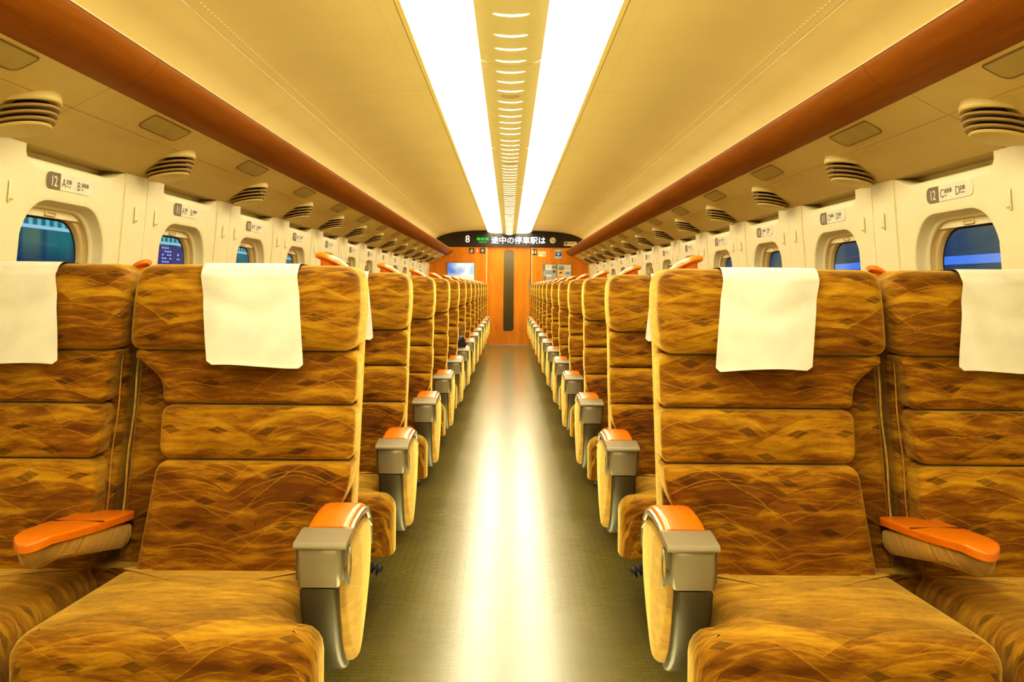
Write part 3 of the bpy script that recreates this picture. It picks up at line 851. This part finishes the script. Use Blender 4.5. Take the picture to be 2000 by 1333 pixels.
# seat row signs above the windows
def row_sign(row, yc, side):
    y0 = yc+.0; z0 = 1.437; sd = ('left', 'right')[side > 0]
    s = empty('seat_sign', (side*wx(z0), y0, z0)); org = tuple(s.location)
    # reading direction: on the left wall text runs away from the camera (+y); on the right wall it runs towards it (-y)
    dr = 1 if side < 0 else -1
    hw, hh = .150, .0265
    lean = (wx(z0+.02)-wx(z0-.02))/.04
    def P(a, b, d): return (side*(wx(z0)+lean*b-d), y0+dr*a, z0+b)
    mb = MB(); o = rrect(0, 0, hw, hh, .022, 6)
    mb.rings([[P(a, b, -.002) for a, b in o], [P(a, b, .0025) for a, b in o]], True, False, True)
    build('plate', mb, 'sign_white', s, org)
    o = [p for p in rrect(0, 0, hw+.001, hh+.001, .022, 6) if p[0] < -.1]
    o = sorted([p for p in o if p[1] > 0], key=lambda p: -p[0])+sorted([p for p in o if p[1] <= 0], key=lambda p: p[0])
    o = [(-hw+.083, hh+.001)]+o+[(-hw+.083, -hh-.001)]
    mb = MB(); mb.rings([[P(a, b, .0022) for a, b in o], [P(a, b, .0032) for a, b in o]], True, False, True)
    build('number_block', mb, 'sign_dark', s, org)
    text_mesh('row_number', [(str(row), -hw+.043, -.0175, .035, .014, 'CENTER', .88)], lambda a, b: P(a, b, .0037), 'sign_white', s, org)
    L = ('A', 'B') if side < 0 else ('C', 'D')
    J = (('窓側', 'Window'), ('通路側', 'Aisle')) if side < 0 else (('通路側', 'Aisle'), ('窓側', 'Window'))
    it = []
    for q, xx in enumerate((-.040, .060)):
        it.append((L[q], xx-.018, -.0155, .031, .0, 'LEFT', .95))
        if row >= 6:
            it.append((J[q][0], xx+.010, -.001, .0125, .01, 'LEFT', 1.0))
            it.append((J[q][1], xx+.010, -.0125, .0065, .005, 'LEFT', 1.0))
    text_mesh('seat_letters', it, lambda a, b: P(a, b, .0031), 'sign_text', s, org)
    tag(s, 'white seat sign reading %d %s %s above a %s wall window' % (row, L[0], L[1], sd), 'seat sign', 'seat row signs above the windows')
for side in (-1, 1):
    for k, yc in enumerate(YC): row_sign(12-k, yc, side)

# ------------------------------------------------------------------ double seats
def yf(z): return 2.035+.235*(z-.44)     # front plane of the seat-back shell
ORG = (.95, 2.05, 0)
def zbands(xi, xo_top, a0=.365, cut=None, mirror=False):
    pass
def double_seat(side):
    e = empty('double_seat', (side*.95, 2.05, 0))
    def bk(u, v, d): return (u, yf(v)-d, v)
    D = .062
    def seat(x0, x1, aisle_cut, centre_cut_left):
        """x0 aisle-side edge, x1 window-side edge; the centre armrest side is x1 for the aisle seat and x0 for the window seat"""
        cc = .095
        if centre_cut_left: a0, a1, b0, b1 = x0+.025, x1, 0, 0
        out = []
        # shell
        o = round_poly([(x0+.012, .40), (x1-.004, .40), (x1-.004, 1.125), (x0+.012, 1.125)], [.03, .03, .05, .05])
        mb = MB(); pillow(mb, o, bk, .0, .018, .0, -.10)
        sh = build('back_shell', mb, 'velvet_shell', e, ORG, side)
        mb = MB()
        L = x0+(0.0 if not centre_cut_left else cc-.07); R = x1-(0.0 if centre_cut_left else cc)
        # headrest
        o = round_poly([(x0+.006, .937), (x1-.004, .937), (x1+.0, 1.06), (x1-.006, 1.150), (x0+.010, 1.150), (x0, 1.06)], [.035, .035, .12, .055, .055, .12], 6)
        hb = MB(); pillow(hb, o, bk, D+.030, .040, .012, -.06)
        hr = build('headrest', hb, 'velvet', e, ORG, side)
        # section 2 under it: notched on the centre side
        if not centre_cut_left:
            o2 = round_poly([(x0+.004, .808), (R, .808), (R+.006, .863), (x1-.030, .910), (x1-.010, .935), (x0+.004, .935)], [.02, .02, .05, .05, .012, .02], 6)
            o3 = round_poly([(x0+.002, .679), (R-.004, .679), (R, .804), (x0+.002, .804)], [.022, .035, .028, .022])
            o4 = round_poly([(x0+.055, .405), (R+.022, .405), (R-.004, .675), (x0+.002, .675), (x0+.012, .60), (x0+.055, .53)], [.01, .03, .03, .022, .05, .05], 6)
        else:
            L = x0+.035
            o2 = round_poly([(L, .808), (x1-.004, .808), (x1-.004, .935), (x0+.012, .935), (x0+.030, .910), (L-.004, .863)], [.02, .02, .02, .012, .05, .05], 6)
            o3 = round_poly([(L+.002, .679), (x1-.004, .679), (x1-.004, .804), (L, .804)], [.03, .022, .022, .028])
            o4 = round_poly([(L-.010, .405), (x1-.006, .405), (x1-.004, .675), (L+.002, .675)], [.03, .03, .022, .03], 6)
        ms = MB()
        for o, dd, pf in ((o2, D, .006), (o3, D+.004, .014), (o4, D+.012, .016)):
            pillow(ms, o, bk, dd, .018, pf, -.02)
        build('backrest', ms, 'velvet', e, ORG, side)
        px = x1-.008 if not centre_cut_left else x0+.022
        zz = [.47+.45*k/12 for k in range(13)]
        pp = MB().tube([(px+.002*math.sin(z*30), yf(z)-.012, z) for z in zz], .0026 if not centre_cut_left else .0018, 8)
        build('piping', pp, 'velvet_side', e, ORG, side)
        return hr
    seat(.370, .940, True, False)
    seat(.950, 1.530, False, True)
    # cushions
    def cu(u, v, d): return (u, v, .27+d-.045*max(0, (v-1.62)))
    o = round_poly([(.350, 1.535), (.925, 1.535), (.915, 2.02), (.432, 2.02), (.432, 1.665), (.350, 1.655)], [.07, .06, .02, .02, .03, .035], 6)
    mb = MB(); pillow(mb, o, cu, .180, .050, .012, .0)
    build('seat_cushion', mb, 'velvet', e, ORG, side)
    o = round_poly([(.955, 1.535), (1.525, 1.535), (1.525, 2.02), (.965, 2.02)], [.06, .06, .02, .02], 6)
    mb = MB(); pillow(mb, o, cu, .180, .050, .012, .0)
    build('seat_cushion', mb, 'velvet', e, ORG, side)
    # filler under the backs
    mb = MB().box(.43, 1.52, 1.99, 2.14, .28, .43)
    build('rear_filler', mb, 'velvet_shell', e, ORG, side, smooth=False)
    # pedestal
    mb = MB(); mb.box(.60, 1.30, 1.62, 2.10, .19, .27); mb.box(.70, 1.18, 1.72, 2.0, .03, .19); mb.box(.62, 1.26, 1.66, 2.06, 0, .03)
    build('pedestal', mb, 'dark_metal', e, ORG, side, smooth=False)
    # pedal
    pd = MB(); pd.tube([(.50, 2.36, .33), (.43, 2.38, .322), (.395, 2.39, .312)], .007, 8)
    pd.tube([(.60, 2.1, .24), (.55, 2.25, .31), (.50, 2.36, .33)], .008, 8)
    p = build('pedal_bar', pd, 'dark_metal', e, ORG, side)
    pts = [(.405-.0065*k, 2.388, .316-.003*k) for k in range(9)]
    pd = MB(); pd.tube(pts, [.0165 if k % 2 else .0135 for k in range(9)], 14)
    build('rubber_pedal', pd, 'black_rubber', p, ORG, side)
    # ---- aisle armrest
    ae = empty('aisle_armrest', ((.372-.95)*side, 1.87-2.05, .45)); ae.parent = e
    AO = (.372, 1.87, .45)
    body = [(1.738, .440), (1.778, .345), (1.835, .285), (1.868, .272), (1.905, .285), (1.965, .345), (2.012, .415), (2.032, .480), (2.022, .533), (1.985, .562), (1.90, .577), (1.82, .576), (1.750, .562), (1.722, .52)]
    body = round_poly(body, .03, 3)
    mb = MB()
    pillow(mb, body, lambda u, v, d: (.375-d*(.78+.22*min(1, max(0, u-1.72)/.15)), u, v), .052, .018, .004, 0)
    build('side_panel', mb, 'velvet_side', ae, AO, side)
    mb = MB()
    bi = [(y_, z_) for y_, z_ in body]
    pillow(mb, bi, lambda u, v, d: (.372+d, u, v), .044, .014, .003, 0)
    build('inner_panel', mb, 'velvet_shell', ae, AO, side)
    # silver front: lower blade and upper cover
    def blade(pts_out, pts_in, x0, x1, bev):
        """loop in yz swept in x with bevelled edges"""
        loop = pts_out+pts_in[::-1]
        mb = MB(); rs = []
        for xx, ins in ((x0, bev), (x0+bev*.35, bev*.3), (x0+bev, 0), (x1-bev, 0), (x1-bev*.35, bev*.3), (x1, bev)):
            lo = offset(loop, ins if area(loop) > 0 else -ins)
            rs.append([(xx, a, b) for a, b in lo])
        mb.rings(rs, True, True, True); return mb
    def area(l): return sum(l[i-1][0]*l[i][1]-l[i][0]*l[i-1][1] for i in range(len(l)))/2
    outl = [(1.703, .487), (1.709, .44), (1.722, .40), (1.742, .355), (1.770, .315), (1.802, .285), (1.835, .266), (1.862, .258), (1.885, .262), (1.898, .272)]
    inl = [(1.752, .487), (1.758, .445), (1.768, .41), (1.786, .37), (1.808, .336), (1.832, .310), (1.855, .292), (1.868, .284), (1.878, .279), (1.886, .277)]
    mb = MB()
    lb = blade(outl, inl, .342, .419, .009)
    # taper the blade's inner side toward the tip
    lb.v = [((x-.372)*(1-.22*max(0, (.45-z)/.19))+.372 if x > .372 else x+.004*max(0, (.40-z)/.14), y, z) for x, y, z in lb.v]
    build('lower_front', lb, 'silver_shaded', ae, AO, side, angle=50)
    ou = [(1.722, .577), (1.705, .574), (1.698, .566), (1.697, .55), (1.699, .52), (1.702, .490)]
    iu = [(1.765, .568), (1.764, .560), (1.760, .550), (1.757, .54), (1.754, .515), (1.752, .490)]
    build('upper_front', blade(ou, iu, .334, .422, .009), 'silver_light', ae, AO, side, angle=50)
    # hinge tabs either side
    build('hinge_tab', MB().box(.420, .427, 1.712, 1.745, .500, .572), 'silver', ae, AO, side, smooth=False)
    build('hinge_tab', MB().box(.326, .338, 1.708, 1.730, .530, .572), 'silver', ae, AO, side, smooth=False)
    # cap: flap on top sloping toward the front
    cp_ = round_poly([(1.684, .575), (1.688, .571), (1.700, .573), (1.778, .580), (1.786, .584), (1.783, .590), (1.760, .592), (1.690, .584)], .004, 3)
    mb = MB(); mb.rings([[(x, a, b) for a, b in cp_] for x in (.321, .324, .424, .427)], True, True, True)
    build('cap', mb, 'silver_light', ae, AO, side, angle=40)
    # pad
    pt = [(1.775, .574), (1.775, .593), (1.82, .602), (1.88, .605), (1.935, .602), (1.98, .591), (2.015, .568), (2.035, .532), (2.038, .505), (2.028, .502), (2.020, .525), (2.000, .553), (1.965, .571), (1.90, .579)]
    rs = []
    for x, ins in ((.330, .008), (.334, .003), (.345, 0), (.405, 0), (.416, .003), (.420, .008)):
        lo = offset(pt, ins if area(pt) > 0 else -ins); rs.append([(x, a, b) for a, b in lo])
    mb = MB(); mb.rings(rs, True, True, True)
    build('arm_pad', mb, 'wood_arm', ae, AO, side, angle=40)
    tp = [(1.775, .579), (1.82, .587), (1.88, .589), (1.935, .586), (1.98, .575), (2.012, .552), (2.029, .525), (2.034, .48)]
    mb = MB().tube([(.330, a, b) for a, b in tp], .0075, 8)
    build('trim_bead', mb, 'silver_light', ae, AO, side)
    # finger ring
    oo = [(1.757+.026*math.cos(2*PI*k/28), .520+.042*math.sin(2*PI*k/28)) for k in range(28)]
    mb = MB(); mb.rings([[(.340, a, b) for a, b in oo], [(.3265, a, b) for a, b in offset(oo, .001)], [(.3265, a, b) for a, b in offset(oo, .005)], [(.337, a, b) for a, b in offset(oo, .008)]], True)
    rg = build('latch_ring', mb, 'silver', ae, AO, side)
    mb = MB(); r2 = [(.3310, a, b) for a, b in offset(oo, .0075)]; mb.add(r2, [tuple(range(28))])
    build('latch', mb, 'wood_arm', ae, AO, side)
    # ---- centre armrest
    ce = empty('centre_armrest', ((.96-.95)*side, 1.85-2.05, .55)); ce.parent = e; CO = (.96, 1.85, .55)
    def zt(y): return .598-.12*(y-1.63)-.02*max(0, (1.70-y)/.08)
    plan = round_poly([(.948, 1.648), (.985, 1.680), (1.012, 1.76), (1.020, 1.86), (1.022, 2.06), (.898, 2.06), (.897, 1.86), (.903, 1.78), (.920, 1.680)], .03, 4)
    mb = MB()
    pillow(mb, plan, lambda u, v, d: (u, v, zt(v)-.010+d), .012, .005, .003, -.006)
    pd_ = build('arm_pad', mb, 'wood_arm', ce, CO, side)
    def sc_(p, k, dy): return (.958+(p[0]-.958)*k, 1.86+(p[1]-1.86)*k*.99+dy)
    mb = MB(); rs = []
    for k, dz in ((.93, -.008), (.95, -.016), (.94, -.034), (.90, -.050), (.80, -.058)):
        rs.append([(sc_(p, k, 0)[0], sc_(p, k, 0)[1], zt(p[1])+dz - .018*max(0, (p[1]-1.75)/.3)) for p in plan])
    mb.rings(rs, True, True, True)
    build('arm_body', mb, 'velvet_side', ce, CO, side)
    mb = MB().tube([(.892, 1.872, zt(1.87)+.003), (1.02, 1.872, zt(1.87)+.005)], .0012, 6)
    build('pad_joint', mb, 'dark_gap', ce, CO, side)
    # ---- corner grips behind the tops
    def grip(xt, xl, dz, yy):
        """xt: tall end, xl: low end"""
        ge = MB(); rs = []
        N = 14
        for k in range(N+1):
            q = k/N; x = xt+(xl-xt)*q
            zc__ = 1.178+dz-.040*q**1.6
            hh = .0135*math.sin(PI*min(max(q*.93+.05, .02), .98))**.42
            hy = .030*math.sin(PI*min(max(q*.93+.05, .02), .98))**.40
            tilt = .10
            rs.append([(x, yy+hy*math.cos(2*PI*j/16), zc__+hh*math.sin(2*PI*j/16)) for j in range(16)])
        ge.rings(rs, True, True, True)
        st = MB(); rs = []
        for q, w in ((0, 1.05), (.5, .92), (1, .98)):
            z = 1.085+q*.085+dz
            x0_ = xt+(xl-xt)*.12; x1_ = xt+(xl-xt)*(.80 - .18*q)
            o = rrect((x0_+x1_)/2, yy, abs(x1_-x0_)/2*w, .020, .018, 4)
            rs.append([(a, b, z) for a, b in o])
        st.rings(rs, True, True, True)
        g = build('grip_stem', st, 'wood_arm', e, ORG, side)
        build('grip_cap', ge, 'wood_arm', g, ORG, side)
    grip(.508, .415, 0, 2.225)
    grip(.950, 1.015, -.022, 2.235)
    return e

def copy_tree(src, loc):
    r = src.copy(); C.objects.link(r); r.location = loc
    for ch in src.children:
        c = ch.copy(); C.objects.link(c); c.parent = r
        for g in ch.children:
            d = g.copy(); C.objects.link(d); d.parent = c
    return r

# headrest cover cloth: hangs over the top of a headrest
def cover_geo(cx, seed):
    rnd = random.Random(seed); mb = MB()
    W = .119; nx, rows = 16, []
    yb = lambda z: yf(z)
    path = []
    Df = .062+.030+.016
    for k in range(15):
        z = .903+(1.118-.903)*k/14
        sag = .006*max(0, (.95-z)/.05)
        path.append((yb(z)-Df-.001, z, 1.0-.025*(1-k/14)**1.0))
    for k in range(1, 8):
        a = PI/2*k/8
        path.append((yb(1.118)-Df+.040*(1-math.cos(a)), 1.118+.0355*math.sin(a), 1.0))
    ytop = yb(1.118)-Df+.040
    for k in range(0, 5):
        path.append((ytop+.09*k/4, 1.1535-.0005*k, 1.0))
    yy = ytop+.09
    for k in range(1, 7):
        a = PI/2*k/6
        path.append((yy+.014*math.sin(a), 1.151-.014*(1-math.cos(a)), 1.0))
    for k in range(1, 5): path.append((yy+.014+.002*k, 1.137-.03*k, 1.0))
    n = len(path)
    for i, (y, z, w) in enumerate(path):
        r = []
        for j in range(nx+1):
            q = j/nx*2-1
            ww = W*w
            if i == 0: ww *= .90
            x = cx-.034*max(0, min(1, (1.118-z)/.215))*(i < 15)+q*ww
            wav = (.0035*math.sin(q*3.1+seed+z*9)+.002*math.sin(q*6+z*25+seed)+.006*math.exp(-((z-1.075+.05*(1-abs(q)))/.022)**2))*(1 if i < 15 else .3)
            lift = .004+.003*(1-q*q)
            zz = z+(.004*math.sin(q*2+seed) if i < 2 else 0)-(.006 if i == 1 else 0)
            if i < 16: y_ = y-lift+wav
            else: y_ = y
            if i >= 15: zz = z+.0006*(1-q*q)
            r.append((x, y_, zz))
        rows.append(r)
    # second skin for a hem thickness
    mb.rings(rows, False)
    hem = MB()
    for q in (-1,): pass
    h0 = [(x, y-.0012, z+.0005) for x, y, z in rows[0]]; h1 = [(x, y-.0016, z+.0005) for x, y, z in rows[1]]
    h2 = [(x, y-.0012, z) for (x, y, z) in [(a[0], a[1], a[2]) for a in rows[1]]]
    hem.rings([h0, h1, h2], False)
    return mb, hem
def cover(side, seat_k, row_k, loc_y):
    cx = (.641 if side < 0 else .647) if seat_k == 0 else 1.236
    mb, hem = cover_geo(cx, seat_k*2.3+row_k*1.7+(0 if side < 0 else .9))
    o = build('headrest_cover', mb, 'cloth_white', None, (cx, 2.05, 1.15), side, angle=60)
    o.location = (side*cx, 2.05+loc_y, 1.15)
    h = build('hem', hem, 'cloth_white', o, (cx, 2.05, 1.15), side, angle=60)
    sd = ('left', 'right')[side > 0]
    rown = 'front' if row_k == 0 else ('second', 'third', 'fourth')[row_k-1]
    tag(o, 'white cloth headrest cover on the %s seat of the %s row %s of the aisle' % (('aisle', 'window')[seat_k], rown, sd), 'headrest cover', 'white headrest covers')
words = ['front', 'second', 'third', 'fourth', 'fifth', 'sixth', 'seventh', 'eighth', 'ninth', 'tenth', 'eleventh', 'twelfth', 'thirteenth']
for side in (-1, 1):
    sd = ('left', 'right')[side > 0]
    proto = double_seat(side)
    for k in range(13):
        o = proto if k == 0 else copy_tree(proto, (side*.95, 2.05+PITCH*k, 0))
        if k == 0: lab = 'brown patterned velvet double seat nearest the camera, %s of the aisle' % sd
        else: lab = 'brown patterned velvet double seat %s of the aisle in the row marked %d' % (sd, 13-k)
        tag(o, lab, 'train seat', 'double seats %s of the aisle' % sd)
    for k in range(4):
        cover(side, 0, k, PITCH*k)
        if k < 2: cover(side, 1, k, PITCH*k)

# the copied armrests have children two levels down: copy_tree already carries them
# black bag left on a seat
e = empty('shoulder_bag', (-.47, 7.02, .47)); org = tuple(e.location)
mb = MB()
o = round_poly([(-.62, .462), (-.345, .462), (-.350, .60), (-.375, .690), (-.58, .705), (-.61, .6)], .03)
pillow(mb, o, lambda u, v, d: (u, 7.10-d, v), .12, .03, .012, 0)
build('body', mb, 'bag_black', e, org)
mb = MB().tube([(-.58, 7.03, .70), (-.55, 7.06, .77), (-.47, 7.10, .80), (-.41, 7.06, .74), (-.385, 7.02, .66), (-.365, 6.99, .60)], .007, 8)
build('strap', mb, 'bag_black', e, org)
tag(e, 'small black shoulder bag lying on an aisle seat left of the aisle', 'bag')

# ------------------------------------------------------------------ outside the windows
struct(build('wall_station', MB().box(-4.3, -4.2, 3, 34, -.2, 4.0), 'station_wall', smooth=False), 'teal glowing station wall with vertical slats beyond the left windows', 'station wall')
e = empty('departure_board', (-4.17, 10.4, 1.49)); org = tuple(e.location)
t = NT('board_violet'); t.emit((.055, .05, .17, 1), 1.0); M['board_violet'] = t.m
t = NT('board_print'); t.emit((.35, .40, .70, 1), 1.0); M['board_print'] = t.m
build('panel', MB().box(-4.20, -4.15, 10.05, 10.72, 1.33, 1.56), 'board_violet', e, org, smooth=False)
mb = MB()
for r_ in range(5):
    for c_ in range(4):
        if (r_*3+c_) % 4 != 3: mb.box(-4.149, -4.147, 10.09+c_*.075, 10.09+c_*.075+.055, 1.525-r_*.042, 1.545-r_*.042)
mb.add([(-4.146, 10.54, 1.45), (-4.146, 10.58, 1.49), (-4.146, 10.62, 1.45)], [(0, 1, 2)])
mb.box(-4.149, -4.147, 10.54, 10.64, 1.40, 1.415)
build('print', mb, 'board_print', e, org, smooth=False)
tag(e, 'violet departure board outside the second visible left window', 'departure board')
tr = build('neighbouring_train', MB().box(4.2, 4.4, 3, 34, 0, 3.6), 'train_body', smooth=False)
tag(tr, 'dark train body with bright blue band outside the right windows', 'train')
w = bpy.data.worlds.new('night'); sc.world = w; w.use_nodes = True
w.node_tree.nodes['Background'].inputs[0].default_value = (.02, .03, .05, 1); w.node_tree.nodes['Background'].inputs[1].default_value = .3

# lamps: unseen coves added on the racks to brighten the ceiling, and a long soft lamp low in the aisle standing in for the shiny floor's bounce
emit_mat('cove_tube', (1.0, .91, .48), 6.5)
for side in (-1, 1):
    build('cove_lamp', MB().tube([(1.34, Y_BACK+.05, 1.80), (1.34, Y_END-.05, 1.80)], .016, 8), 'cove_tube', racks[side], (0, 0, 0), side)
for j in range(3):
    la = bpy.data.lights.new('floor_bounce', 'AREA'); la.shape = 'RECTANGLE'; la.size = .62; la.size_y = 6.0
    la.energy = 36; la.color = (1, .92, .46); la.spread = math.radians(112)
    lo = bpy.data.objects.new('floor_bounce', la); C.objects.link(lo)
    lo.location = (0, .4+6.1*j, .03); lo.rotation_euler = (PI, 0, 0)

for nm in ('led_white', 'led_green', 'board_glyph', 'board_violet', 'board_print', 'slot_light', 'station_wall', 'train_body'):
    try: M[nm].cycles.emission_sampling = 'NONE'
    except Exception: pass

# ------------------------------------------------------------------ camera
cam = bpy.data.cameras.new('camera'); co = bpy.data.objects.new('camera', cam); C.objects.link(co)
cam.sensor_width = 36; cam.lens = 1650/2000*36
cam.shift_x = .003; cam.shift_y = -.053
co.matrix_world = Matrix.Translation((0, 0, 1.1)) @ Matrix.Rotation(math.radians(90), 4, 'X') @ Matrix.Rotation(math.radians(.48), 4, 'Z')
cam.clip_start = .05; cam.clip_end = 100
sc.camera = co
sc.view_settings.view_transform = 'Standard'; sc.view_settings.look = 'None'
try: sc.view_settings.look = 'Medium High Contrast'
except Exception: print('NOLOOK')
sc.view_settings.exposure = 0.12; sc.view_settings.gamma = 1.0
sc.cycles.use_denoising = True
sc.cycles.max_bounces = 6; sc.cycles.diffuse_bounces = 4; sc.cycles.glossy_bounces = 3
sc.cycles.use_adaptive_sampling = True; sc.cycles.adaptive_threshold = .07; sc.cycles.adaptive_min_samples = 16
sc.cycles.sample_clamp_indirect = 8.0
